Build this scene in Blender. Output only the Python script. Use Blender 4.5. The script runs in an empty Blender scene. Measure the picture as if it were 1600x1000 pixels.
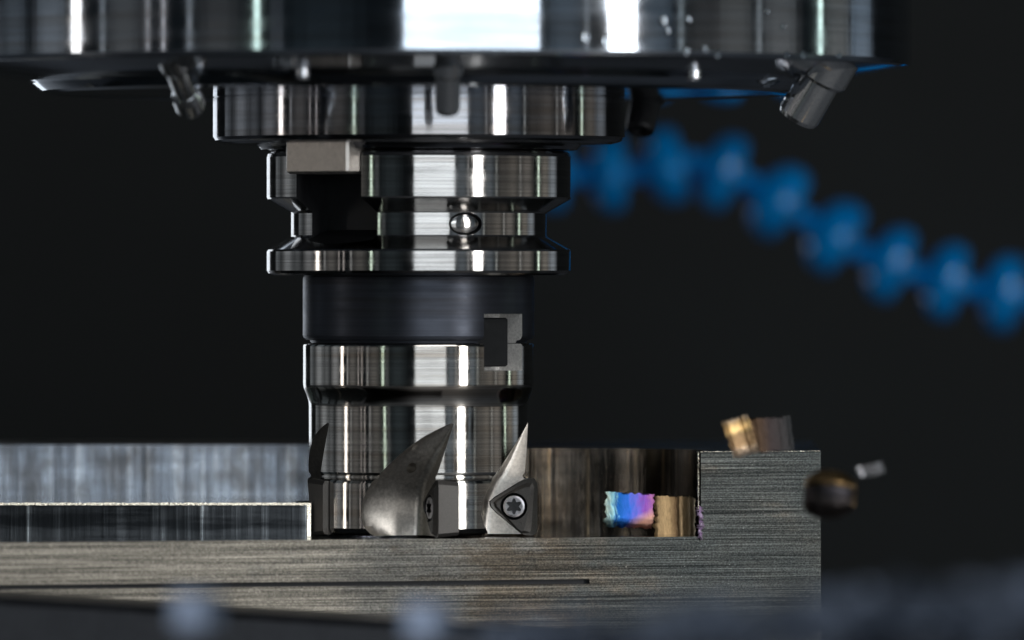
import bpy, bmesh, math, random
from mathutils import Vector, Matrix
random.seed(7)
sc = bpy.context.scene
C = sc.collection
S = 0.001                    # everything below is written in millimetres
K = 0.1326                   # millimetres per photograph pixel in the plane of the tool axis
D = 1800.0                   # camera distance from the tool axis
CX, CZ = (800-654)*K, 50*K   # camera position across and up
sin, cos, pi, R_ = math.sin, math.cos, math.pi, math.radians

# ------------------------------------------------------------------ camera, world, exposure
cam_d = bpy.data.cameras.new('camera'); cam = bpy.data.objects.new('camera', cam_d); C.objects.link(cam)
cam.location = (CX*S, -D*S, CZ*S); cam.rotation_euler = (pi/2, 0, 0)
cam_d.sensor_width = 36; cam_d.lens = 36*D/(1600*K); cam_d.shift_y = -50/1600
cam_d.clip_start = 0.05; cam_d.clip_end = 50
cam_d.dof.use_dof = True; cam_d.dof.focus_distance = (D-8)*S; cam_d.dof.aperture_fstop = cam_d.lens/30
sc.camera = cam
W = bpy.data.worlds.new('World'); sc.world = W; W.use_nodes = True
W.node_tree.nodes['Background'].inputs[0].default_value = (.55, .7, .8, 1)
W.node_tree.nodes['Background'].inputs[1].default_value = 0.014
sc.view_settings.view_transform = 'Standard'; sc.view_settings.look = 'None'
sc.view_settings.exposure = 0; sc.view_settings.gamma = 1
sc.cycles.use_denoising = True
sc.cycles.max_bounces = 10; sc.cycles.glossy_bounces = 8
sc.cycles.sample_clamp_indirect = 6

# ------------------------------------------------------------------ lamps: the shop's window panes and tubes, seen mirrored in the turned steel, plus added fill lamps
def lamp(name, az, dist, width, z0, z1, radiance, col=(1, 1, 1)):
    """a rectangular lamp at azimuth az (0 = towards the camera, + = to the right) facing the tool"""
    d = bpy.data.lights.new(name, 'AREA'); d.shape = 'RECTANGLE'
    d.size = width*S; d.size_y = (z1-z0)*S; d.color = col
    d.energy = radiance*pi*d.size*d.size_y
    o = bpy.data.objects.new(name, d); C.objects.link(o)
    a = R_(az)
    o.location = (dist*sin(a)*S, -dist*cos(a)*S, (z0+z1)/2*S)
    n = Vector((-sin(a), cos(a), 0))
    o.rotation_euler = n.to_track_quat('-Z', 'Y').to_euler()
    return o
lamp('work_lamp', 45.5, 900, 100, -95, 330, 14.0, (1, .99, .97))
lamp('window_lower_pane', 12.5, 2300, 1250, -1300, 38, 1.0, (.93, .97, 1))
lamp('window_middle_pane', 12.5, 2300, 1250, 42, 74, .13, (1, .95, .9))
lamp('window_upper_pane', 12.5, 2300, 1250, 78, 520, 3.4, (.88, .95, 1))
lamp('tube_lamp', -34.7, 1000, 24, -160, 420, 2.2, (.82, 1, .84))
lamp('tube_lamp', 102.4, 1000, 30, -160, 420, 2.2, (.82, 1, .84))
lamp('warm_lamp', -80.5, 900, 46, -200, 160, 4.5, (1, .93, .86))
lamp('tube_lamp', -57, 1000, 12, -160, 300, 1.0, (1, .93, .9))
lamp('tube_lamp', -61, 1000, 12, -160, 300, .8, (1, .93, .9))
lamp('rim_lamp', -158, 800, 200, -120, 240, 1.5, (.85, .92, 1))
# weak fill lamps, added to soften dark gaps in the reflections, (azimuth, degrees wide, radiance, colour)
for i, (az, wd, rad, col) in enumerate((
        (-20, 13, .030, (.7, .9, 1)), (-30.5, 3, .09, (.9, .95, 1)), (-44, 9, .10, (1, .96, .9)), (-51, 1.4, .40, (1, 1, 1)), (-68, 8, .12, (1, .95, .9)),
        (-74, 1.6, .35, (1, 1, 1)), (-90, 9, .24, (.95, .97, 1)), (-103, 8, .12, (.9, .95, 1)), (-116, 12, .26, (.9, .95, 1)), (-136, 16, .16, (.85, .93, 1)),
        (33, 7, .16, (.75, .88, 1)), (38, 1.0, .5, (1, 1, 1)), (55, 7, .16, (.75, .88, 1)), (61, 1.4, .45, (.95, 1, .98)), (67, 8, .10, (1, .94, .86)), (76, 9, .16, (1, .92, .82)),
        (83, 1.5, .42, (1, 1, .96)), (90, 10, .20, (1, .93, .85)), (111, 9, .22, (1, .93, .82)), (122, 10, .34, (.8, .9, 1)), (138, 12, .3, (.6, .8, 1)))):
    dist = 1150+18*i
    if wd > 5:
        for f in (1.45, 1.0, .55): lamp('added_fill_lamp', az, dist+8*f, 2*dist*math.tan(R_(wd*f/2)), -230, 94, rad*.37, col)
    else: lamp('added_fill_lamp', az, dist, 2*dist*math.tan(R_(wd/2)), -230, 94, rad, col)
    if rad > .11: lamp('added_fill_lamp', az, dist+6, 2*dist*math.tan(R_(wd/2)), 97, 420, rad*.5, (.85*col[0], .95*col[1], col[2]))
ov = lamp('overhead_fill_lamp', 20, 1500, 1200, 700, 1050, 5.0, (1, .98, .95))  # added overhead fill, brightens the hose, chips and burrs
ov.rotation_euler = Vector((-sin(R_(20))*1500, cos(R_(20))*1500, -860)).to_track_quat('-Z', 'Y').to_euler()

# ------------------------------------------------------------------ materials
def mat(name):
    m = bpy.data.materials.new(name); m.use_nodes = True
    nt = m.node_tree; p = nt.nodes['Principled BSDF']
    return m, nt, p
def node(nt, t, **kw):
    n = nt.nodes.new(t)
    for k, v in kw.items():
        if hasattr(n, k): setattr(n, k, v)
    return n
def mapping(nt, scale, kind='Object'):
    tc = node(nt, 'ShaderNodeTexCoord'); mp = node(nt, 'ShaderNodeMapping')
    mp.inputs['Scale'].default_value = scale
    nt.links.new(tc.outputs[kind], mp.inputs[0]); return mp
def noise(nt, vec, scale=1, detail=3, rough=.6):
    n = node(nt, 'ShaderNodeTexNoise'); n.inputs['Scale'].default_value = scale
    n.inputs['Detail'].default_value = detail; n.inputs['Roughness'].default_value = rough
    if vec is not None: nt.links.new(vec.outputs[0], n.inputs['Vector'])
    return n
def ramp(nt, fac, stops):
    r = node(nt, 'ShaderNodeValToRGB'); e = r.color_ramp.elements
    while len(e) < len(stops): e.new(.5)
    for el, (p, c) in zip(e, stops):
        el.position = p; el.color = c if len(c) == 4 else (*c, 1)
    nt.links.new(fac, r.inputs[0]); return r
def maprange(nt, fac, a, b, lo=.3, hi=.7):
    r = node(nt, 'ShaderNodeMapRange'); nt.links.new(fac, r.inputs[0])
    r.inputs[1].default_value = lo; r.inputs[2].default_value = hi
    r.inputs[3].default_value = a; r.inputs[4].default_value = b; return r
def bump(nt, p, fac, strength, dist, prev=None):
    b = node(nt, 'ShaderNodeBump'); b.inputs['Strength'].default_value = strength; b.inputs['Distance'].default_value = dist
    nt.links.new(fac, b.inputs['Height'])
    if prev is not None: nt.links.new(prev.outputs[0], b.inputs['Normal'])
    nt.links.new(b.outputs[0], p.inputs['Normal']); return b

def turned_steel(name, base=(.56, .56, .57), rough=(.10, .2), metallic=1.0, bands=2600, bstr=.10, tone=(.8, 1.06)):
    """lathe-turned metal: very fine grooves running round the axis, uneven polish"""
    m, nt, p = mat(name); p.inputs['Metallic'].default_value = metallic
    g = noise(nt, mapping(nt, (14, 14, bands)), 1, 4, .65)
    h0 = noise(nt, mapping(nt, (60, 60, 340)), 1, 3)
    h1 = noise(nt, mapping(nt, (75, 75, 75)), 1, 5, .7)
    h = node(nt, 'ShaderNodeMath', operation='MULTIPLY_ADD'); nt.links.new(h1.outputs[0], h.inputs[0]); h.inputs[1].default_value = .8
    hh = node(nt, 'ShaderNodeMath', operation='SUBTRACT'); nt.links.new(h0.outputs[0], hh.inputs[0]); hh.inputs[1].default_value = .4
    nt.links.new(hh.outputs[0], h.inputs[2])
    r = maprange(nt, h.outputs[0], rough[0], rough[1]); nt.links.new(r.outputs[0], p.inputs['Roughness'])
    mx = node(nt, 'ShaderNodeMix', data_type='RGBA'); mx.blend_type = 'MULTIPLY'; mx.inputs[0].default_value = 1
    band = noise(nt, mapping(nt, (5, 5, 170)), 1, 4, .7)
    bc = ramp(nt, band.outputs[0], [(.36, tuple(x*y for x, y in zip(base, (.80, .74, .68)))), (.5, base), (.66, tuple(min(1, x*1.08) for x in base))])
    nt.links.new(bc.outputs[0], mx.inputs[6])
    tn = maprange(nt, g.outputs[0], tone[0], tone[1]); nt.links.new(tn.outputs[0], mx.inputs[7])
    nt.links.new(mx.outputs[2], p.inputs['Base Color'])
    p.inputs['Anisotropic'].default_value = .75; p.inputs['Anisotropic Rotation'].default_value = .25
    tg = node(nt, 'ShaderNodeTangent'); tg.direction_type = 'RADIAL'; tg.axis = 'Z'
    nt.links.new(tg.outputs[0], p.inputs['Tangent'])
    bump(nt, p, g.outputs[0], bstr, .00006)
    return m
def plain_metal(name, base, rough, metallic=1.0, grain=900, bstr=.15, spread=.06):
    m, nt, p = mat(name); p.inputs['Metallic'].default_value = metallic
    n = noise(nt, mapping(nt, (grain,)*3), 1, 5, .7)
    r = maprange(nt, n.outputs[0], rough-spread, rough+spread); nt.links.new(r.outputs[0], p.inputs['Roughness'])
    c = ramp(nt, n.outputs[0], [(.3, tuple(x*.72 for x in base)), (.7, tuple(min(1, x*1.15) for x in base))])
    nt.links.new(c.outputs[0], p.inputs['Base Color'])
    bump(nt, p, n.outputs[0], bstr, .0001); return m

M = {}
M['spindle'] = turned_steel('polished_spindle_steel', (.49, .55, .63), (.07, .13), bands=900, bstr=.04)
M['collar'] = turned_steel('dark_collar_steel', (.36, .37, .40), (.07, .14), bands=1800, bstr=.05)
M['holder'] = turned_steel('ground_holder_steel', (.50, .49, .48), (.065, .15), bands=2600, bstr=.09, tone=(.62, 1.1))
M['mill'] = turned_steel('nickel_plated_cutter_body', (.60, .585, .56), (.065, .15), bands=3000, bstr=.14, tone=(.66, 1.12))
M['nut'] = turned_steel('black_oxide_steel', (.085, .095, .12), (.42, .54), metallic=.9, bands=2200, bstr=.12)
M['gullet'] = plain_metal('milled_gullet_steel', (.60, .57, .53), .38, grain=1500)
M['slotwall'] = plain_metal('broached_slot_wall', (.86, .85, .83), .5, metallic=.35, grain=1800, bstr=.3)
M['insert'] = plain_metal('coated_carbide', (.115, .11, .105), .44, metallic=.8, grain=3500, bstr=.25)
M['recess'] = plain_metal('drive_recess_steel', (.10, .10, .105), .35, grain=1500)  # darker than the screw's steel, recess shade put into the colour
M['screw'] = plain_metal('screw_steel', (.68, .67, .70), .33, grain=1500)
M['key'] = plain_metal('drive_key_steel', (.62, .58, .54), .42, grain=500, bstr=.2)
M['dark'] = plain_metal('blackened_steel', (.02, .021, .024), .5, metallic=.5, grain=600)
M['nozzle'] = plain_metal('nozzle_steel', (.72, .73, .78), .24, metallic=.95, grain=700)
M['bright'] = plain_metal('satin_nozzle_steel', (.85, .87, .92), (.10), metallic=.95, grain=2500, bstr=.04)
M['jaw'] = plain_metal('dark_jaw_steel', (.035, .038, .045), .42, metallic=.6, grain=250)
M['heap'] = plain_metal('oily_chip_steel', (.11, .14, .20), .5, metallic=.6, grain=400)
M['pale'] = plain_metal('pale_chip_steel', (.27, .34, .48), .45, metallic=.6, grain=400)
M['bare'] = plain_metal('bright_chip_steel', (.60, .66, .78), .30, grain=500)

def brushed_face():
    m, nt, p = mat('ground_workpiece_face'); p.inputs['Metallic'].default_value = .95
    a = noise(nt, mapping(nt, (22, 22, 6200)), 1, 5, .72)      # fine horizontal grinding lines
    b0 = noise(nt, mapping(nt, (8, 8, 1500)), 1, 4, .6); b = maprange(nt, b0.outputs[0], .41, .59, 0, 1)        # broader bands
    c = noise(nt, mapping(nt, (55, 55, 110)), 1, 5, .65)        # oily tint
    speck = noise(nt, mapping(nt, (2600, 2600, 3800)), 1, 2, .5)
    add = node(nt, 'ShaderNodeMath', operation='ADD'); nt.links.new(a.outputs[0], add.inputs[0]); nt.links.new(b.outputs[0], add.inputs[1])
    ad2 = node(nt, 'ShaderNodeMath', operation='MULTIPLY_ADD'); nt.links.new(speck.outputs[0], ad2.inputs[0]); ad2.inputs[1].default_value = .34
    nt.links.new(add.outputs[0], ad2.inputs[2])
    col = ramp(nt, maprange(nt, ad2.outputs[0], 0, 1, .90, 1.44).outputs[0], [(0, (.02, .022, .022)), (.34, (.085, .09, .09)), (.52, (.24, .245, .24)), (.72, (.50, .51, .50)), (1, (.95, .96, .95))])
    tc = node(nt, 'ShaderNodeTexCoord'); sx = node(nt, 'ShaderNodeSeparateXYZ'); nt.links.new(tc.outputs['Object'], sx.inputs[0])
    side = maprange(nt, sx.outputs[0], .75, -.22, -.050, .058)     # oily warmth, with brightness painted in towards the left end
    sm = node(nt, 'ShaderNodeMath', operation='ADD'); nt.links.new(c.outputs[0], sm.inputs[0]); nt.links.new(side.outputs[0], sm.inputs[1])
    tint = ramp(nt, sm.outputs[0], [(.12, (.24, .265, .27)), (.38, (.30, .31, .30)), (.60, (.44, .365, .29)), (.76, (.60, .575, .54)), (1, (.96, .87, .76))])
    mx = node(nt, 'ShaderNodeMix', data_type='RGBA'); mx.blend_type = 'MULTIPLY'; mx.inputs[0].default_value = 1
    sv = node(nt, 'ShaderNodeTexVoronoi'); sv.inputs['Scale'].default_value = 1; nt.links.new(mapping(nt, (900, 900, 1500)).outputs[0], sv.inputs['Vector'])
    sp = maprange(nt, sv.outputs['Distance'], 1, 0, .05, .17); mg = noise(nt, mapping(nt, (130, 130, 130)), 1, 4); mk_ = maprange(nt, mg.outputs[0], 0, 1, .54, .60)
    ml = node(nt, 'ShaderNodeMath', operation='MULTIPLY'); nt.links.new(sp.outputs[0], ml.inputs[0]); nt.links.new(mk_.outputs[0], ml.inputs[1])
    pk_ = node(nt, 'ShaderNodeMix', data_type='RGBA'); nt.links.new(ml.outputs[0], pk_.inputs[0]); nt.links.new(col.outputs[0], pk_.inputs[6]); pk_.inputs[7].default_value = (1, 1, 1, 1)   # bright nicks, their glints painted in as white specks
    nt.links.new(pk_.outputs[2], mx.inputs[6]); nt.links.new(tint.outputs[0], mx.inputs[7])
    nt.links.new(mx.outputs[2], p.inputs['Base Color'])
    p.inputs['Roughness'].default_value = .42
    b1 = bump(nt, p, ad2.outputs[0], .5, .00012)
    return m
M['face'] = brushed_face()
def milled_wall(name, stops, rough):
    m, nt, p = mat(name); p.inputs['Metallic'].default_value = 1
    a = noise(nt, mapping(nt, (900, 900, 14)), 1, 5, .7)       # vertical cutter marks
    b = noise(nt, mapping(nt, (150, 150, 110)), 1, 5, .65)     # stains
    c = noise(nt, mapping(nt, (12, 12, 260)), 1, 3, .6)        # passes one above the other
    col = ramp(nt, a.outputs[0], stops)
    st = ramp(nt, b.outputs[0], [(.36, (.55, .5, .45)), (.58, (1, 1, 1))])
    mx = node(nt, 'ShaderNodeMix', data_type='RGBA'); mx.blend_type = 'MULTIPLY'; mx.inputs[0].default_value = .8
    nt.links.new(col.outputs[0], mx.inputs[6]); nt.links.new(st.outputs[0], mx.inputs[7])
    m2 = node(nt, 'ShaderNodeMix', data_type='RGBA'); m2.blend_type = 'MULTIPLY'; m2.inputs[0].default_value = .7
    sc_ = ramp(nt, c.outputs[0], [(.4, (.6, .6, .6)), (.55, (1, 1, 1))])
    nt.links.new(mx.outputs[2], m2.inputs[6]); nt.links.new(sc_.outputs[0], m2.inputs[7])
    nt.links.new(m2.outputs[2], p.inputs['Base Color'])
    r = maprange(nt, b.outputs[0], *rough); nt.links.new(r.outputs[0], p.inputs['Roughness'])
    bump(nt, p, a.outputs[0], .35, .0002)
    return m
M['wall'] = milled_wall('milled_shoulder_wall', [(.32, (.14, .16, .19)), (.5, (.40, .45, .53)), (.66, (.74, .80, .88))], (.14, .28))
M['shaded_hotwall'] = milled_wall('heat_browned_shaded_wall', [(.30, (.05, .045, .04)), (.5, (.20, .18, .16)), (.62, (.36, .30, .23)), (.72, (.80, .60, .38))], (.12, .22))  # heat-brown wall, with its dark reflection also painted into the colour
def pocket_floor():
    m, nt, p = mat('wet_pocket_floor'); p.inputs['Metallic'].default_value = 1
    a = noise(nt, mapping(nt, (400, 400, 400)), 1, 4)
    p.inputs['Base Color'].default_value = (.42, .41, .40, 1)
    r = maprange(nt, a.outputs[0], .05, .14); nt.links.new(r.outputs[0], p.inputs['Roughness'])
    bump(nt, p, a.outputs[0], .04, .0001); return m
M['floor'] = pocket_floor()
def layer_side():
    m, nt, p = mat('smooth_milled_step_side'); p.inputs['Metallic'].default_value = 1
    a = noise(nt, mapping(nt, (700, 700, 16)), 1, 3, .6)
    b = noise(nt, mapping(nt, (40, 40, 420)), 1, 4, .6)
    c = ramp(nt, a.outputs[0], [(.5, (.055, .06, .065)), (.64, (.14, .15, .16)), (.72, (.60, .64, .66))])
    d = ramp(nt, b.outputs[0], [(.42, (.35, .36, .37)), (.62, (1, 1, 1))])
    mx = node(nt, 'ShaderNodeMix', data_type='RGBA'); mx.blend_type = 'MULTIPLY'; mx.inputs[0].default_value = 1
    nt.links.new(c.outputs[0], mx.inputs[6]); nt.links.new(d.outputs[0], mx.inputs[7]); nt.links.new(mx.outputs[2], p.inputs['Base Color'])
    p.inputs['Roughness'].default_value = .2
    bump(nt, p, a.outputs[0], .25, .0001); return m
M['layer'] = layer_side()
def hose_plastic():
    m, nt, p = mat('blue_hose_plastic')
    n = noise(nt, mapping(nt, (220,)*3), 1, 3)
    c = ramp(nt, n.outputs[0], [(.3, (.0, .15, .46)), (.7, (.0, .28, .76))]); nt.links.new(c.outputs[0], p.inputs['Base Color'])
    p.inputs['Roughness'].default_value = .07; p.inputs['Specular IOR Level'].default_value = .4; p.inputs['Subsurface Weight'].default_value = .0
    return m
M['hose'] = hose_plastic()
def tinted(name, stops, axis=0, rough=.3, lipcol=None):
    """chip steel with heat colours and painted glints along one direction of the chip"""
    m, nt, p = mat(name); p.inputs['Metallic'].default_value = 1; p.inputs['Roughness'].default_value = rough
    tc = node(nt, 'ShaderNodeTexCoord'); sp = node(nt, 'ShaderNodeSeparateXYZ'); nt.links.new(tc.outputs['UV'], sp.inputs[0])
    n = noise(nt, mapping(nt, (1400, 1400, 500)), 1, 4, .65)
    ma = node(nt, 'ShaderNodeMath', operation='MULTIPLY_ADD'); nt.links.new(n.outputs[0], ma.inputs[0]); ma.inputs[1].default_value = .36
    nt.links.new(sp.outputs[axis], ma.inputs[2])
    sb = node(nt, 'ShaderNodeMath', operation='SUBTRACT'); nt.links.new(ma.outputs[0], sb.inputs[0]); sb.inputs[1].default_value = .18
    c = ramp(nt, sb.outputs[0], stops)
    if lipcol:
        mm = node(nt, 'ShaderNodeMath', operation='MULTIPLY'); nt.links.new(sp.outputs[0], mm.inputs[0])
        iv = node(nt, 'ShaderNodeMath', operation='SUBTRACT'); iv.inputs[0].default_value = 1; nt.links.new(sp.outputs[1], iv.inputs[1]); nt.links.new(iv.outputs[0], mm.inputs[1])
        fc = maprange(nt, mm.outputs[0], 0, 1, .42, .66); mx = node(nt, 'ShaderNodeMix', data_type='RGBA'); nt.links.new(fc.outputs[0], mx.inputs[0])
        nt.links.new(c.outputs[0], mx.inputs[6]); mx.inputs[7].default_value = (*lipcol, 1); nt.links.new(mx.outputs[2], p.inputs['Base Color'])
    else: nt.links.new(c.outputs[0], p.inputs['Base Color'])
    bump(nt, p, n.outputs[0], .5, .0003); return m
M['iris'] = tinted('heat_blued_chip', [(0, (.40, .50, .44)), (.16, (.20, .42, .50)), (.27, (.01, .09, .32)), (.5, (.03, .12, .50)), (.68, (.14, .13, .55)), (.86, (.26, .09, .44)), (1, (.44, .17, .38))], rough=.36, lipcol=(.72, .38, .30))
M['gold'] = tinted('golden_reflection_chip', [(0, (.42, .28, .15)), (.3, (.80, .54, .28)), (.5, (.34, .21, .11)), (.75, (.86, .62, .36)), (1, (.98, .84, .66))], rough=.44)  # gold of a reflection, its bright end painted into the colour
M['bronze'] = tinted('dark_bronze_chip', [(0, (.14, .11, .09)), (.40, (.04, .04, .05)), (.47, (.95, .62, .28)), (.54, (.20, .13, .07)), (.60, (1, .70, .36)), (.68, (.08, .06, .05)), (1, (.5, .36, .2))], rough=.32)  # golden glints painted into the colour as narrow bands
M['fly'] = tinted('golden_brown_chip', [(0, (1, .80, .64)), (.16, (.98, .74, .52)), (.24, (.34, .22, .12)), (.58, (.26, .17, .09)), (.72, (.95, .64, .28)), (.88, (.40, .26, .12)), (1, (.30, .24, .18))], axis=1, rough=.34)
M['wing'] = tinted('blue_black_chip', [(0, (.09, .055, .03)), (.5, (.035, .028, .028)), (1, (.03, .032, .034))], rough=.34)
M['burr'] = plain_metal('bright_burr', (.97, .86, .74), .26, metallic=.9, grain=2500, bstr=.5)
M['violet'] = plain_metal('violet_burr', (.78, .60, .85), .4, metallic=.5, grain=2500, bstr=.5)
def water():
    m, nt, p = mat('clear_coolant'); p.inputs['Transmission Weight'].default_value = 1
    p.inputs['IOR'].default_value = 1.34; p.inputs['Roughness'].default_value = .02
    p.inputs['Base Color'].default_value = (.95, .98, 1, 1); return m
M['water'] = water()
def paint(name, col, rough=.55):
    m, nt, p = mat(name)
    n = noise(nt, mapping(nt, (6, 6, 6)), 1, 5)
    c = ramp(nt, n.outputs[0], [(.3, tuple(x*.7 for x in col)), (.7, tuple(x*1.3 for x in col))]); nt.links.new(c.outputs[0], p.inputs['Base Color'])
    p.inputs['Roughness'].default_value = rough; return m
M['enclosure'] = paint('dark_enclosure_paint', (.0075, .0105, .012), .8)
M['table'] = paint('oily_table_iron', (.12, .13, .15), .5)

# ------------------------------------------------------------------ helpers
def X(px, Y=0): return CX + (px-800)*K*(D+Y)/D
def Z(py, Y=0): return CZ + (450-py)*K*(D+Y)/D
def P(px, py, Y=0): return Vector((X(px, Y), Y, Z(py, Y)))
def finish(name, bm, m, parent=None, angle=9, smooth=True):
    bmesh.ops.recalc_face_normals(bm, faces=bm.faces)
    me = bpy.data.meshes.new(name); bm.to_mesh(me); bm.free()
    for v in me.vertices: v.co *= S
    for x in (m if isinstance(m, list) else [m]): me.materials.append(x)
    if smooth:
        me.polygons.foreach_set('use_smooth', [True]*len(me.polygons)); me.set_sharp_from_angle(angle=R_(angle))
    o = bpy.data.objects.new(name, me); C.objects.link(o)
    if parent is not None: o.parent = parent
    return o
def tag(o, label, cat, group=None, kind=None):
    o['label'] = label; o['category'] = cat
    if group: o['group'] = group
    if kind: o['kind'] = kind
    return o
def thing(name, label, cat, loc=(0, 0, 0), group=None):
    o = bpy.data.objects.new(name, None); C.objects.link(o); o.location = Vector(loc)*S
    o.empty_display_size = .005
    return tag(o, label, cat, group)
def lathe(bm, prof, seg=160, mtx=None, caps=True):
    rings = []
    if seg > 150:      # hold the shading flat right up to the edges of long walls
        out = [prof[0]]
        for (r0, z0), (r1, z1) in zip(prof, prof[1:]):
            L = math.hypot(r1-r0, z1-z0)
            if L > 2.0:
                for u in (.15/L, 1-.15/L): out.append((r0+(r1-r0)*u, z0+(z1-z0)*u))
            out.append((r1, z1))
        prof = out
    for r, z in prof:
        rings.append([bm.verts.new((r*sin(2*pi*i/seg), -r*cos(2*pi*i/seg), z)) for i in range(seg)])
    for a, b in zip(rings, rings[1:]):
        for i in range(seg):
            j = (i+1) % seg; bm.faces.new((a[i], a[j], b[j], b[i]))
    if caps:
        bm.faces.new(rings[0]); bm.faces.new(rings[-1])
    if mtx is not None:
        for rg in rings:
            for v in rg: v.co = mtx @ v.co
    return bm
def loft(bm, levels):
    rings = [[bm.verts.new(p) for p in lv] for lv in levels]
    n = len(rings[0])
    for a, b in zip(rings, rings[1:]):
        for i in range(n):
            j = (i+1) % n; bm.faces.new((a[i], a[j], b[j], b[i]))
    bm.faces.new(rings[0]); bm.faces.new(rings[-1]); return bm
def prism(bm, poly, z0, z1, mtx=None):
    a = [Vector((x, y, z0)) for x, y in poly]; b = [Vector((x, y, z1)) for x, y in poly]
    if mtx is not None: a = [mtx @ v for v in a]; b = [mtx @ v for v in b]
    return loft(bm, [a, b])
def frame(az, z=0, r=0):
    """local x = tangent (towards growing azimuth), y = radial outward, z = up"""
    a = R_(az); t = Vector((cos(a), sin(a), 0)); rr = Vector((sin(a), -cos(a), 0))
    m = Matrix.Identity(4)
    for i in range(3):
        m[i][0] = t[i]; m[i][1] = rr[i]; m[i][2] = (0, 0, 1)[i]
    off = rr*r; m[0][3], m[1][3], m[2][3] = off.x, off.y, z
    return m
def cut(o, bms, angle=9, m=None):
    """boolean difference, applied at once; the cutters are deleted"""
    tmp = []
    for bm in bms:
        c = finish('cutting_volume', bm, m or (M['gullet'] if len(o.data.materials) < 2 else o.data.materials[1]), smooth=False)
        tmp.append(c)
        md = o.modifiers.new('cut', 'BOOLEAN'); md.operation = 'DIFFERENCE'; md.solver = 'EXACT'; md.object = c
        md.material_mode = 'TRANSFER'
    bpy.context.view_layer.update()
    dg = bpy.context.evaluated_depsgraph_get()
    me = bpy.data.meshes.new_from_object(o.evaluated_get(dg), depsgraph=dg)
    o.modifiers.clear(); old = o.data; o.data = me; nm = old.name; bpy.data.meshes.remove(old); me.name = nm
    for c in tmp:
        d = c.data; bpy.data.objects.remove(c); bpy.data.meshes.remove(d)
    me.polygons.foreach_set('use_smooth', [True]*len(me.polygons)); me.set_sharp_from_angle(angle=R_(angle))
    return o

# ------------------------------------------------------------------ the setting: dark inside of the machine
bm = bmesh.new(); prism(bm, [(-1700, 950), (1700, 950), (1700, 990), (-1700, 990)], -140, 900)
o = finish('machine_enclosure_wall', bm, M['enclosure'], smooth=False); o['kind'] = 'structure'
bm = bmesh.new(); prism(bm, [(-1700, -420), (1700, -420), (1700, 949), (-1700, 949)], -150, -100)
o = finish('machine_table', bm, M['table'], smooth=False); o['kind'] = 'structure'

# ------------------------------------------------------------------ spindle head
def zs(py, r): return Z(py, -r*K)
sp = thing('spindle_head', 'large polished steel spindle nose hanging above the tool holder', 'spindle', (0, 0, 0))
bm = bmesh.new()
lathe(bm, [(770*K, 260), (770*K, zs(86, 770)+1.2), (768*K, zs(86, 770)+.3), (762*K, zs(86, 770)), (610*K, zs(113, 610)), (604*K, zs(117, 604)),
           (598*K, zs(123, 598)), (590*K, zs(130, 590)), (578*K, zs(134, 580)), (560*K, zs(134, 580)+.3), (340*K, zs(134, 580)+.3)], 224)
finish('housing', bm, M['spindle'], sp)
bm = bmesh.new()
zb = Z(221)
lathe(bm, [(321*K, zs(134, 580)+2), (322*K, zs(134, 580)), (322*K, Z(152)), (320.5*K, Z(152.4)), (320.5*K, Z(153.4)), (322*K, Z(153.8)), (322*K, Z(215)), (319*K, Z(220)), (312*K, Z(223)), (300*K, Z(226)),
           (256*K, Z(227)), (252*K, Z(230)), (248*K, Z(234.5)), (236*K, Z(236)), (150*K, Z(236))], 192)
finish('nose_collar', bm, M['collar'], sp)
# screws round the collar face, and small plugs on the sloping face
def plug(az, r, z, rad, m, name='plug'):
    b = bmesh.new()
    fr = Matrix.Translation(Vector((r*sin(R_(az)), -r*cos(R_(az)), z)))
    lathe(b, [(rad, 4), (rad, -.6), (rad*.86, -1.2), (rad*.5, -1.2), (rad*.45, -.5), (.2, -.5)], 24, fr)
    return finish(name, b, m, sp)
for az, r, py in ((-15, 640*K, 109), (41, 640*K, 108)):
    plug(az, r, zs(py, r/K)-.6, 1.4, M['nozzle'])
# drive key that sits in the slot of the tool flange
def box_bm(fr, x0, x1, y0, y1, z0, z1, ch=.4):
    b = bmesh.new()
    pts = [(x0+ch, y0), (x1-ch, y0), (x1, y0+ch), (x1, y1-ch), (x1-ch, y1), (x0+ch, y1), (x0, y1-ch), (x0, y0+ch)]
    pi_ = [(x0+2*ch, y0+ch), (x1-2*ch, y0+ch), (x1-ch, y0+2*ch), (x1-ch, y1-2*ch), (x1-2*ch, y1-ch), (x0+2*ch, y1-ch), (x0+ch, y1-2*ch), (x0+ch, y0+2*ch)]
    lv = [[fr @ Vector((x, y, z)) for x, y in pp] for pp, z in ((pi_, z0), (pts, z0+ch), (pts, z1-ch), (pi_, z1))]
    return loft(b, lv)
SLOT = -36.5
fr = frame(SLOT)
finish('drive_key', box_bm(fr, -8.1, 8.1, 22, 34.6, Z(274), Z(214), .5), M['key'], sp, smooth=False)
fr2 = frame(SLOT+180)
finish('drive_key', box_bm(fr2, -8.1, 8.1, 22, 34.6, Z(274), Z(214), .5), M['key'], sp, smooth=False)

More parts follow.
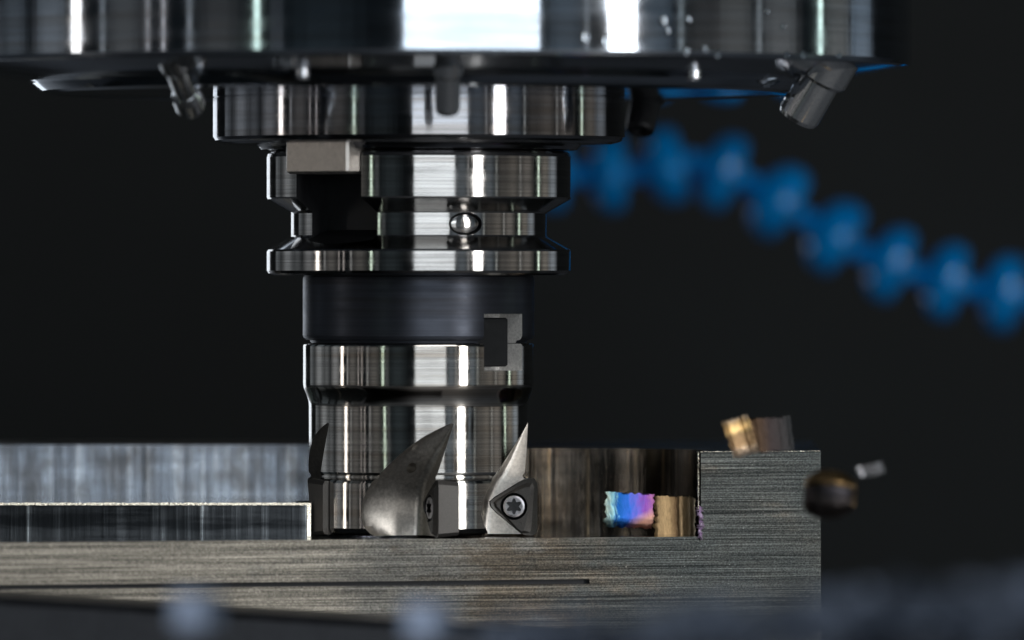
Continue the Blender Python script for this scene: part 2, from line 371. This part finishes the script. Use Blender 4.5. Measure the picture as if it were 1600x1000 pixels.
# coolant nozzles round the spindle face, each aimed at the cutter
def nozzle(label, a, b, rad, m, tip=None, bore=True):
    """a = root point, b = mouth"""
    t = thing('coolant_nozzle', label, 'nozzle', a, 'coolant nozzles under the spindle')
    d = (b-a); L = d.length
    q = d.to_track_quat('Z', 'Y').to_matrix().to_4x4()
    bm = bmesh.new()
    lathe(bm, [(rad*1.28, -5), (rad*1.28, L*.16), (rad*1.16, L*.22), (rad*1.0, L*.24), (rad, L*.93), (rad*.93, L), (rad*.5, L), (rad*.46, L-2.5), (.15, L-2.5)], 40, q)
    finish('tube', bm, m, t)
    if tip:
        bm = bmesh.new(); lathe(bm, [(rad*1.02, L*.72), (rad*1.3, L*.80), (rad*1.32, L*1.0), (rad*1.1, L*1.06), (rad*.5, L*1.06), (rad*.4, L*.98)], 40, q)
        finish('tip', bm, tip, t)
    return t
nozzle('slanted bright steel nozzle with a swollen round tip', P(268, 88, -76), P(297, 164, -58), 2.3, M['bright'], M['bright'])
nozzle('straight upright nozzle in front of the middle of the collar', P(700, 98, -84), P(699, 173, -78), 2.5, M['bright'])
nozzle('short thick cylindrical nozzle slanting inward beside the blue hose', P(1292, 105, -30), P(1246, 184, -26), 4.4, M['bright'])
nozzle('dark nozzle half hidden behind the collar', P(1012, 140, 60), P(1000, 205, 56), 3.2, M['dark'])

# droplets that cling to the spindle's wall
drops = [(915, 57, 10, 'coolant droplet left of the narrow bright reflection on the spindle wall'),
         (946, 64, 9, 'coolant droplet touching the left edge of the narrow bright reflection'),
         (1036, 32, 10, 'largest tall coolant droplet right of the narrow bright reflection'),
         (1043, 48, 6, 'small coolant droplet just under the largest tall droplet'),
         (1072, 80, 8, 'coolant droplet near the spindle rim, first of a low pair'),
         (1100, 76, 8, 'coolant droplet near the spindle rim, second of a low pair'),
         (1121, 85, 6, 'small coolant droplet on the rim just right of the low pair'),
         (1075, 30, 7, 'coolant droplet high on the wall beside the largest tall droplet'),
         (1198, 18, 6, 'topmost coolant droplet, left of the green tube reflection'),
         (1223, 42, 6, 'coolant droplet midway up the wall left of the green tube reflection'),
         (1230, 85, 7, 'coolant droplet at the rim above the thick slanting nozzle'),
         (1255, 85, 7, 'coolant droplet at the rim between nozzle and green tube reflection'),
         (1312, 86, 6, 'coolant droplet at the rim right of the green tube reflection')]
def blob(b, c, n, rad, squash=.55, tall=1.0):
    q = n.to_track_quat('Z', 'Y').to_matrix().to_4x4()
    mtx = Matrix.Translation(c) @ q @ Matrix.Diagonal((rad, rad*tall, rad*squash, 1))
    bmesh.ops.create_uvsphere(b, u_segments=16, v_segments=10, radius=1, matrix=mtx)
for px, py, rr, lab in drops:
    R = 770*K
    x = X(px, -R*.75); y = -math.sqrt(max(1, R*R-x*x)); x = X(px, y); y = -math.sqrt(max(1, R*R-x*x)); x = X(px, y)
    c = Vector((x, y, Z(py, y)))
    b = bmesh.new(); blob(b, c, Vector((x, y, 0)).normalized(), rr*K*.62, .6, 1.25)
    o = finish('coolant_droplet', b, M['water'])
    tag(o, lab, 'droplet', 'coolant droplets on the spindle')

# ------------------------------------------------------------------ tool holder
th = thing('tool_holder', 'V-grooved steel tool holder flange with a black collar below', 'tool holder', (0, 0, 0))
bm = bmesh.new()
lathe(bm, [(120*K, Z(236)), (228*K, Z(236.5)), (233*K, Z(238)), (236.5*K, Z(241)), (238*K, Z(246)), (238*K, Z(309)), (237*K, Z(311.5)), (201*K, Z(332)), (200*K, Z(334)), (200*K, Z(368)),
           (201*K, Z(370)), (236.5*K, Z(390)), (238*K, Z(393)), (238*K, Z(423)), (236*K, Z(427)), (230*K, Z(430)), (120*K, Z(430))], 224)
fl = finish('flange', bm, [M['holder'], M['dark']], th)
cuts = []
for az in (SLOT, SLOT+180):
    fr = frame(az); b = bmesh.new()
    pts = []
    for y, z in ((20, Z(230)), (45, Z(230)), (45, Z(386)), (33, Z(390)), (20, Z(360))): pts.append((y, z))
    w = 8.4
    loft(b, [[fr @ Vector((s*w, y, z)) for y, z in pts] for s in (-1, 1)]); cuts.append(b)
b = bmesh.new()
q = Matrix.Translation((0, 0, Z(351))) @ Vector((sin(R_(22)), -cos(R_(22)), 0)).to_track_quat('Z', 'Y').to_matrix().to_4x4()
q = q @ Matrix.Diagonal((1.45, .95, 1, 1))
lathe(b, [(2.5, 24.0), (2.6, 40)], 40, q); cuts.append(b)
cut(fl, cuts)
bm = bmesh.new(); lathe(bm, [(2.38, 22.5), (2.38, 25.6), (2.25, 25.85), (1.9, 26.0), (1.4, 26.12), (.8, 26.2), (.1, 26.23)], 40, q)
finish('data_chip', bm, M['holder'], th, angle=40)
bm = bmesh.new()
lathe(bm, [(120*K, Z(430.5)), (178*K, Z(430.5)), (180*K, Z(433)), (180.8*K, Z(437)), (180.8*K, Z(524)), (179*K, Z(528)), (176*K, Z(530.5)), (170*K, Z(531.5)), (168*K, Z(535.5)), (100*K, Z(535.5))], 192)
nut = finish('black_collar', bm, [M['nut'], M['gullet']], th)
KEY = 49
def key_cut():
    b = bmesh.new(); fr = frame(KEY); h = 45*K; r0, r1 = 128*K, 215*K
    loft(b, [[fr @ Vector((x, y, z)) for x, y in ((-h, r0), (h, r0), (h, r1), (-h, r1))] for z in (Z(578), Z(490))]); return b
cut(nut, [key_cut()], 9, M['slotwall'])
finish('drive_lug', box_bm(frame(KEY), -42*K, 33*K, 126*K, 158*K, Z(572), Z(496), .35), M['dark'], th, smooth=False)

# ------------------------------------------------------------------ face mill
fm = thing('face_mill', 'nickel plated face mill with cutting inserts standing on the pocket floor', 'milling cutter', (0, 0, Z(836)))
base_z = Z(836)
def loc(o):  # keep child geometry where it was built although the parent sits at the tool's base
    o.parent = fm; o.matrix_parent_inverse = Matrix.Translation((0, 0, -base_z*S)); return o
Rm = 173
bm = bmesh.new()
prof = [(100, 536), (178, 536.5), (180.3, 538), (181, 540), (181, 600), (180.7, 603.5), (179.8, 607), (178.2, 611), (176.2, 616), (174.4, 621), (173, 626), (172.3, 630), (172, 634), (172, 736), (171, 739), (169, 741), (169, 744),
        (171, 746), (174, 748), (175, 752), (175, 822), (172, 829), (166, 833), (100, 833)]
lathe(bm, [(r*K, Z(y)) for r, y in prof], 224)
body = finish('cutter_body', bm, [M['mill'], M['gullet']], None)
TEETH = (84, 19.5, -52.5, -124, 156)
TR = lambda y: -30*max(0, min(1, (y-655)/90))
LV = [  # photograph row, depth, left edge
    (652, -3, -1), (660, 1, -12), (670, 7, -34), (680, 12, -52), (690, 17, -66), (702, 23, -80), (715, 29, -93), (728, 37, -105), (740, 44, -114), (752, 54, -121), (775, 63, -130), (800, 68, -133), (818, 70, -130), (830, 71, -122), (845, 72, -100)]
def gullet(az):
    fr = frame(az); b = bmesh.new(); levels = []
    for y, d, tl in LV:
        tr = TR(y); tl = min(tl, tr-2) if d > 0 else tr-1.5
        rs = math.sqrt(Rm*Rm-tl*tl); rf = Rm-d
        f = max(.5, min(14, d*.35, (tr-tl)*.3))
        pts = [(tr, 240), (tr, rf+f)]
        for a in (13, 26, 39, 52, 65, 78): pts.append((tr-f+f*cos(R_(a)), rf+f-f*sin(R_(a))))
        x0, y0 = tr-f, rf; x3, y3 = tl, rs+2
        x1, y1 = tr-f-(tr-f-tl)*.55, rf-1.5; x2, y2 = tl+(tr-f-tl)*.12, min(rs, rf+ (rs-rf)*.35)
        for i in range(15):
            u = i/14; w = 1-u
            pts.append((w**3*x0+3*w*w*u*x1+3*w*u*u*x2+u**3*x3, w**3*y0+3*w*w*u*y1+3*w*u*u*y2+u**3*y3))
        pts.append((tl-6, 240))
        levels.append([fr @ Vector((x*K, r*K, Z(y))) for x, r in pts])
    return loft(b, levels)
OUT = [(116, 783), (124, 776), (160, 754), (176, 746), (185, 746), (189, 753), (189, 829), (186, 834), (178, 835.5), (168, 834), (126, 799), (118, 791)]
INN = [(126, 785), (131, 781), (160, 765), (172, 760), (178, 760.5), (180.5, 766), (171, 822), (169.5, 827), (166, 829), (161, 826), (133, 796), (127, 790)]
def pocket(az):
    fr = frame(az); b = bmesh.new(); cx, cy = 158, 790
    o2 = [(cx+(r-cx)*1.05, cy+(y-cy)*1.05) for r, y in OUT]
    loft(b, [[fr @ Vector((t*K, r*K, Z(y))) for r, y in o2] for t in (-60, 4)]); return b
def hole(az, t, r0, r1, py, rad):
    fr = frame(az); b = bmesh.new()
    q = fr @ Matrix.Translation((t*K, 0, Z(py))) @ Matrix.Rotation(-pi/2, 4, 'X')
    lathe(b, [(rad*K, r0*K), (rad*K, r1*K)], 28, q); return b
cut(body, [key_cut()], 9, M['slotwall'])
for az in TEETH: cut(body, [gullet(az)], 20)
for az in TEETH: cut(body, [pocket(az), hole(az, -58, 60, 150, 728, 8)], 20)
loc(body)
SX, SY = 153.5, 790
def insert_bm():
    b = bmesh.new()
    def L(pts, t): return [Vector((t*K, r*K, Z(y))) for r, y in pts]
    cx, cy = 157, 790
    back = [(cx+(r-cx)*.93, cy+(y-cy)*.93) for r, y in OUT]
    mid = [(a*.5+c*.5, b_*.5+d*.5) for (a, b_), (c, d) in zip(OUT, INN)]
    loft(b, [L(back, 2), L(OUT, -30), L(OUT, -32), L(mid, -30.5), L(INN, -36), ]); return b
def screw_parts():
    q = Matrix.Translation((0, SX*K, Z(SY))) @ Matrix.Rotation(-pi/2, 4, 'Y')   # local +z points to -t
    head = bmesh.new()
    lathe(head, [(10*K, 4*K), (13*K, 24*K), (17*K, 30*K), (17.6*K, 33*K), (16.6*K, 35*K), (14*K, 35.6*K), (4*K, 35.6*K)], 48, q)
    star = []
    for i in range(48):
        a = 2*pi*i/48; star.append(((10.2+2.5*cos(6*a))*K*cos(a), (10.2+2.5*cos(6*a))*K*sin(a)))
    cutter = bmesh.new(); prism(cutter, star, 24*K, 40*K, q)
    well = bmesh.new(); lathe(well, [(12*K, 2*K), (19*K, 26*K), (22*K, 40*K)], 48, q)
    return head, cutter, well
head, star, well = screw_parts()
ins = finish('cutting_insert', insert_bm(), [M['insert'], M['dark']], None, angle=20)
cut(ins, [well], 20)
scw = finish('insert_screw', head, [M['screw'], M['recess']], None)
cut(scw, [star])
# small raised mark on the insert's face
bm = bmesh.new()
for i in range(10):
    a = -1.9+i*.42; blob(bm, Vector((-36*K, (164.5+2.6*cos(a))*K, Z(818+3.6*sin(a)))), Vector((-1, 0, 0)), .9*K, .5)
mk = finish('grade_mark', bm, M['insert'])
for i, az in enumerate(TEETH):
    a, s, g = (ins, scw, mk) if i == 0 else (ins.copy(), scw.copy(), mk.copy())
    if i:
        for x in (a, s, g): C.objects.link(x)
    a.parent = fm; s.parent = a; g.parent = a
    rot = frame(az).to_3x3().to_4x4()
    a.matrix_parent_inverse = Matrix.Translation((0, 0, -base_z*S))
    a.matrix_basis = rot

# ------------------------------------------------------------------ workpiece
TOPZ, FL, ST = Z(705, -6), Z(838, -8), Z(786.5, -12)
XR, XL = X(1282), X(-330)
def front(x): return -2.0 - (XR-x)*.30
bm = bmesh.new()
prism(bm, [(XL, front(XL)), (XR, front(XR)), (XR+2, 110), (XL, 110)], -99.9, TOPZ)
wp = finish('workpiece', bm, [M['face'], M['wall']], None, smooth=False)
tag(wp, 'brushed steel workpiece block with a milled pocket under the cutter', 'workpiece')
# second-pass pocket (floor at the cutter's foot)
Rc = 25.6; xa = X(1090, -8)-math.sqrt(Rc*Rc-11.0*11.0)
pl = []
pl.append((X(1090, -8), -11.0))
a0 = math.asin(-11.0/Rc)
for i in range(1, 41):
    a = a0+(pi/2+R_(-7)-a0)*i/40; pl.append((xa+Rc*cos(a), Rc*sin(a)))
pl.append((0, Rc*sin(pi/2+R_(-7))+xa*math.tan(R_(7))))
LY = -13.2
a1 = pi - math.asin(LY/Rc)   # angle on the left where the arc meets the front of the uncut layer
for i in range(0, 41):
    a = pi/2+(a1-pi/2)*i/40; pl.append((Rc*cos(a), Rc*sin(a)))
pl += [(XL-20, LY), (XL-20, -150), (X(1090, -8), -150)]
pk = bmesh.new(); prism(pk, pl, FL, TOPZ+30)
pk2 = bmesh.new(); prism(pk2, [(XL-20, -160), (6, -160), (6, 23), (4, 40), (-4, 58), (-16, 66), (XL-20, 66)], ST, TOPZ+30)
gv = bmesh.new(); xe = X(921, -14)
prism(gv, [(XL-20, front(XL-20)-3), (xe, front(xe)-3), (xe, front(xe)+1.6), (XL-20, front(XL-20)+1.6)], Z(911.5, -14), Z(904, -14))
cut(wp, [pk, pk2], 25); cut(wp, [gv], 25)
me = wp.data
while len(me.materials) < 6: me.materials.append(None)
me.materials[0] = M['face']; me.materials[1] = M['wall']; me.materials[2] = M['floor']; me.materials[3] = M['dark']; me.materials[4] = M['layer']; me.materials[5] = M['shaded_hotwall']
for f in me.polygons:
    c = f.center/S; n = f.normal
    if n.z > .5 and c.z < TOPZ-1: f.material_index = 2
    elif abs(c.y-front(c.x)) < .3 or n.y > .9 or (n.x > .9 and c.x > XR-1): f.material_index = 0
    elif c.y < front(c.x)+3 and Z(916, -14) < c.z < Z(900, -14) and c.x < xe+1 : f.material_index = 3
    elif n.y < -.9 and abs(c.y-LY) < .5: f.material_index = 4
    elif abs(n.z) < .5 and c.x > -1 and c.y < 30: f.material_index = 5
    else: f.material_index = 1 if abs(n.z) < .5 else 0
    if f.material_index == 0 and n.z > .5: f.material_index = 0
def ragged(name, pts, rad, m, seed, jitter=.5):
    """thin uneven bead of torn metal along an edge"""
    rnd = random.Random(seed); b = bmesh.new(); rings = []
    for i, p in enumerate(pts):
        d = (pts[min(i+1, len(pts)-1)]-pts[max(i-1, 0)]).normalized()
        u = d.cross(Vector((0, 1, 0)));  u = u.normalized(); v = d.cross(u)
        r = rad*(1+jitter*rnd.uniform(-1, 1.4)); off = (u*rnd.uniform(-1, 1)+v*rnd.uniform(-1, 1))*rad*jitter*.6
        rings.append([p+off+(u*cos(2*pi*k/6)+v*sin(2*pi*k/6))*r for k in range(6)])
    loft(b, rings); return finish(name, b, m, wp, angle=60)
def ribbon(name, pts, across, out, width, m, seed, jit):
    """narrow torn facet along an edge: across = direction over its width, out = the way it faces"""
    rnd = random.Random(seed); b = bmesh.new(); rings = []
    for p in pts:
        w0, w1 = width*(.5+jit*rnd.uniform(-.5, .5)), width*(.5+jit*rnd.uniform(-.5, .7)); o0, o1 = rnd.uniform(0, .05), rnd.uniform(0, .05)
        rings.append([p-across*w0+out*o0, p+across*w1+out*o1, p+across*w1*.8-out*.5, p-across*w0*.8-out*.5])
    loft(b, rings); return finish(name, b, m, wp, angle=60)
xe2 = -math.sqrt(Rc*Rc-LY*LY)
e = R_(14)
ribbon('burr', [Vector((XL+(xe2-XL)*i/420, LY-.12, ST-.1)) for i in range(421)], Vector((0, sin(e), cos(e))), Vector((0, -cos(e), sin(e))), .50, M['burr'], 3, .22)
e = R_(21)
ribbon('burr', [Vector((xe2-.45, LY-.12, ST-.3-(ST-FL-.4)*i/60)) for i in range(61)], Vector((cos(e), sin(e), 0)), Vector((sin(e), -cos(e), 0)), .85, M['burr'], 4, .15)
ragged('burr', [Vector((X(1092)+(XR-X(1092)-.3)*i/160, front(X(1092)+(XR-X(1092)-.3)*i/160)+.05, TOPZ-.02)) for i in range(161)], .07, M['burr'], 9, 1.1)
ragged('burr', [Vector((X(1091, -10), -11.0, TOPZ-(TOPZ-FL)*.68*i/90)) for i in range(91)], .15, M['burr'], 5, .6)
ragged('burr', [Vector((X(1094.5, -9), front(X(1094))-.2, FL+(TOPZ-FL)*(.36-.38*i/44)))+Vector((random.uniform(-.35, .35), 0, 0)) for i in range(45)], .36, M['violet'], 6, 1.0)

# ------------------------------------------------------------------ chips
def chip(name, label, width, length, bend, m, mtx, ragged_amp=.4, nu=28, nv=18, thick=.25, ripple=.12, twist=0, lip=0, barrel=0, group='flying and fallen chips', cat='metal chip', seed=1):
    """a curled strip: u runs along the curl (length), v across (width)"""
    rnd = random.Random(seed)
    b = bmesh.new(); uvl = b.loops.layers.uv.new('UVMap'); grid = {}
    e0 = [rnd.uniform(-1, 1)*ragged_amp for _ in range(nv+1)]; e1 = [rnd.uniform(-1, 1)*ragged_amp*.5 for _ in range(nv+1)]
    rip = [rnd.uniform(-1, 1)*ripple for _ in range(nu+1)]
    for side in (0, 1):
        for i in range(nu+1):
            for j in range(nv+1):
                u, v = i/nu, j/nv
                s = u*length + (e0[j]*(1-u)**6 + e1[j]*u**6)
                k = bend/length
                if abs(bend) > .01: px, pz = sin(s*k-bend/2)/k, (1-cos(s*k-bend/2))/k
                else: px, pz = s-length/2, 0
                y = (v-.5)*width + rnd.uniform(-1, 1)*.03*width*(1 if j in (0, nv) else 0)
                bb = 1-barrel*abs(2*v-1)**2.6; px *= bb; pz = pz*bb + (1-bb)/max(k, .01)*(1 if barrel else 0)
                a = twist*(u-.5); yy, zz = y*cos(a)-0*sin(a), y*sin(a)
                n = Vector((-sin(s*k-bend/2), 0, cos(s*k-bend/2)))
                if lip: zz += lip*max(0, .3-v)**2*11
                p = Vector((px, yy, pz+zz)) + n*(rip[i] + (thick if side else 0))
                grid[side, i, j] = b.verts.new(mtx @ p)
    def quad(vs, uv):
        f = b.faces.new(vs)
        for l, w in zip(f.loops, uv): l[uvl].uv = w
    for i in range(nu):
        for j in range(nv):
            uv = [(i/nu, j/nv), ((i+1)/nu, j/nv), ((i+1)/nu, (j+1)/nv), (i/nu, (j+1)/nv)]
            ks = [(i, j), (i+1, j), (i+1, j+1), (i, j+1)]
            quad([grid[0, a, c] for a, c in ks], uv); quad([grid[1, a, c] for a, c in ks], uv)
    for i in range(nu):
        for j in (0, nv): quad([grid[0, i, j], grid[0, i+1, j], grid[1, i+1, j], grid[1, i, j]], [(i/nu, j/nv)]*4)
    for j in range(nv):
        for i in (0, nu): quad([grid[0, i, j], grid[0, i, j+1], grid[1, i, j+1], grid[1, i, j]], [(i/nu, j/nv)]*4)
    o = finish(name, b, m, angle=60)
    return tag(o, label, cat, group)
def orient(pos, ex, ey):
    ex = Vector(ex).normalized(); ez = ex.cross(Vector(ey)).normalized(); ey = ez.cross(ex)
    m = Matrix.Identity(4)
    for i in range(3): m[i][0], m[i][1], m[i][2], m[i][3] = ex[i], ey[i], ez[i], pos[i]
    return m
chip('metal_chip', 'iridescent blue and violet chip leaning in the milled pocket', 7.0, 10.6, .45, M['iris'], orient(P(982, 797, 4), (1, .28, -.06), (.05, .25, 1)), .5, seed=2, lip=-1.2, ripple=.03)
chip('metal_chip', 'straw coloured curled chip standing in for a golden reflection in the pocket corner', 8.6, 8.6, -.75, M['gold'], orient(P(1055, 808, 6), (1, .20, .0), (-.12, .1, 1)), .5, seed=3, ripple=.10)  # added chip, gives the golden reflection seen in the arc
chip('metal_chip', 'golden block-like chip flying just above the workpiece top edge', 7.8, 5.6, .9, M['fly'], orient(P(1156, 683, -62), (1, .2, .28), (-.36, .2, 1)), .3, seed=5, ripple=.07, lip=.5)
chip('metal_chip', 'dark thin chip flying beside the golden chip', 7.0, 9.0, .5, M['wing'], orient(P(1203, 680, -55), (1, .25, .06), (-.45, .2, 1)), .3, seed=6, ripple=.05)
chip('metal_chip', 'dark tightly curled chip with golden glints flying past the block corner', 9.6, 25, 5.2, M['bronze'], orient(P(1297, 742, -110), (.15, .75, .5), (1, -.25, -.15)), 1.2, seed=8, nu=44, ripple=.2, twist=.2, barrel=.42)
chip('metal_chip', 'small grey chip flying in the dark right of the block', 2.2, 6.0, .9, M['nozzle'], orient(P(1358, 736, -110), (1, .5, .15), (-.1, .6, 1)), .4, seed=9)

# ------------------------------------------------------------------ coolant hoses (segmented blue plastic)
def hose(name, label, pts, rad, Y):
    """pts: photograph positions of the flared mouths, in order along the hose"""
    t = thing(name, label, 'coolant hose', P(*pts[0], Y), None)
    w = [P(x, y, Y) for x, y in pts]; root = w[0].copy()
    mesh = None
    for i in range(len(w)-1):
        a, b = w[i], w[i+1]; d = b-a; L = d.length
        q = Matrix.Translation(a-root) @ d.to_track_quat('Z', 'Y').to_matrix().to_4x4()
        bm = bmesh.new()
        pr = [(.22, -.14), (.26, .04), (.30, .15), (.58, .22), (.82, .32), (.95, .44), (1.0, .57), (.98, .70), (.88, .79), (.6, .84), (.3, .86), (.2, .80)]
        lathe(bm, [(r*rad, z*L) for r, z in pr], 36, q)
        finish('hose_segment', bm, M['hose'], t)
    return t
hose('coolant_hose', 'blurred blue segmented coolant hose curving down behind the holder', [(728, 264), (815, 268), (905, 273), (993, 270), (1083, 252), (1168, 284), (1256, 340), (1344, 394), (1430, 428), (1518, 450), (1608, 466), (1698, 478)], 10.0, 390)
hose('coolant_hose', 'short blue coolant hose half hidden under the spindle rim', [(960, 118), (1068, 128), (1178, 126), (1280, 108)], 5.4, 270)

# ------------------------------------------------------------------ vise jaw and foreground
vj = thing('vise_jaw', 'dark vise jaw below the workpiece with blurred bolt heads', 'vise', (X(300, -100), -100, -98))
ox, oy, oz = X(300, -100), -100, -98
bm = bmesh.new()
xs = (X(-200, -100), X(905, -100))
def jz(px): return Z(946+(px-235)*.062, -100)
loft(bm, [[Vector((x-ox, y-oy, z-oz)) for y, z in ((-106, -98), (-106, zt-1.5), (-104.5, zt), (-74, zt), (-74, -98))] for x, zt in ((xs[0], jz(-200)), (xs[1], jz(920)))])
finish('jaw_body', bm, M['jaw'], vj, smooth=False)
def bolt(px, py, Y, rad):
    b = bmesh.new(); c = P(px, py, Y); q = Matrix.Translation(c-Vector((ox, oy, oz))) @ Matrix.Rotation(pi/2, 4, 'X')
    lathe(b, [(rad, -30), (rad, 0), (rad*.93, .5), (rad*.56, .5), (rad*.5, -3), (.2, -3)], 36, q)
    return finish('bolt', b, M['bare'], vj)
# curled chips heaped in front
rnd = random.Random(21)
spots = [(305, 955, -370, 8.5, 1.3), (668, 970, -370, 8.5, 1.2), (785, 1000, -370, 8, 1.2)]
for i, (px, py, Y, sz, bd) in enumerate(spots):
    chip('metal_chip', ['pale bright chip lying blurred at the bottom near the left', 'pale bright chip lying blurred at the bottom below the cutter', 'pale chip blurred at the bottom beside the dark heap'][i],
         sz*.75, sz, bd, M['pale'], orient(P(px, py, Y), (1, .1, .05), (.0, .5, 1)), .6, seed=30+i)
b = bmesh.new()
for i in range(420):
    px = rnd.uniform(760, 1720); h = 985-max(0, (px-800))*.075
    py = h + abs(rnd.gauss(0, 26)); Y = rnd.uniform(-520, -400)
    c = P(px, py, Y); sz = rnd.uniform(3, 7)
    q = Matrix.Rotation(rnd.uniform(0, 6.3), 4, 'Z') @ Matrix.Rotation(rnd.uniform(-1.2, 1.2), 4, 'X') @ Matrix.Rotation(rnd.uniform(0, 6.3), 4, 'Y')
    n = 7; k = rnd.uniform(.6, 2.4); rows = []
    for j in range(n+1):
        a = (j/n-.5)*k; rr = sz/k
        rows.append([b.verts.new(c + q @ Vector((rr*sin(a), s*sz*.35, rr*(1-cos(a))+t))) for s, t in ((-1, 0), (1, 0), (1, .3), (-1, .3))])
    for r0, r1 in zip(rows, rows[1:]):
        for j in range(4): b.faces.new((r0[j], r0[(j+1) % 4], r1[(j+1) % 4], r1[j]))
    b.faces.new(rows[0]); b.faces.new(rows[-1])
o = finish('chip_heap', b, M['heap'], angle=40); o['kind'] = 'stuff'
tag(o, 'blurred heap of grey blue steel chips in front of the block', 'chips', None, 'stuff')
# droplets on the workpiece face
for px, py, rr in ((676, 889, 4), (408, 888, 4), (1095, 957, 5)):
    x = X(px, -10); y = front(x); x = X(px, y)
    bb = bmesh.new(); blob(bb, Vector((x, y, Z(py, y))), Vector((.17, -1, 0)).normalized(), rr*K*.6, .6)
    tag(finish('coolant_droplet', bb, M['water']), {676: 'bright coolant droplet on the workpiece face below the cutter', 408: 'faint coolant droplet on the left of the workpiece face', 1095: 'coolant droplet low on the block below the pocket end'}[px], 'droplet', 'coolant droplets on the workpiece')
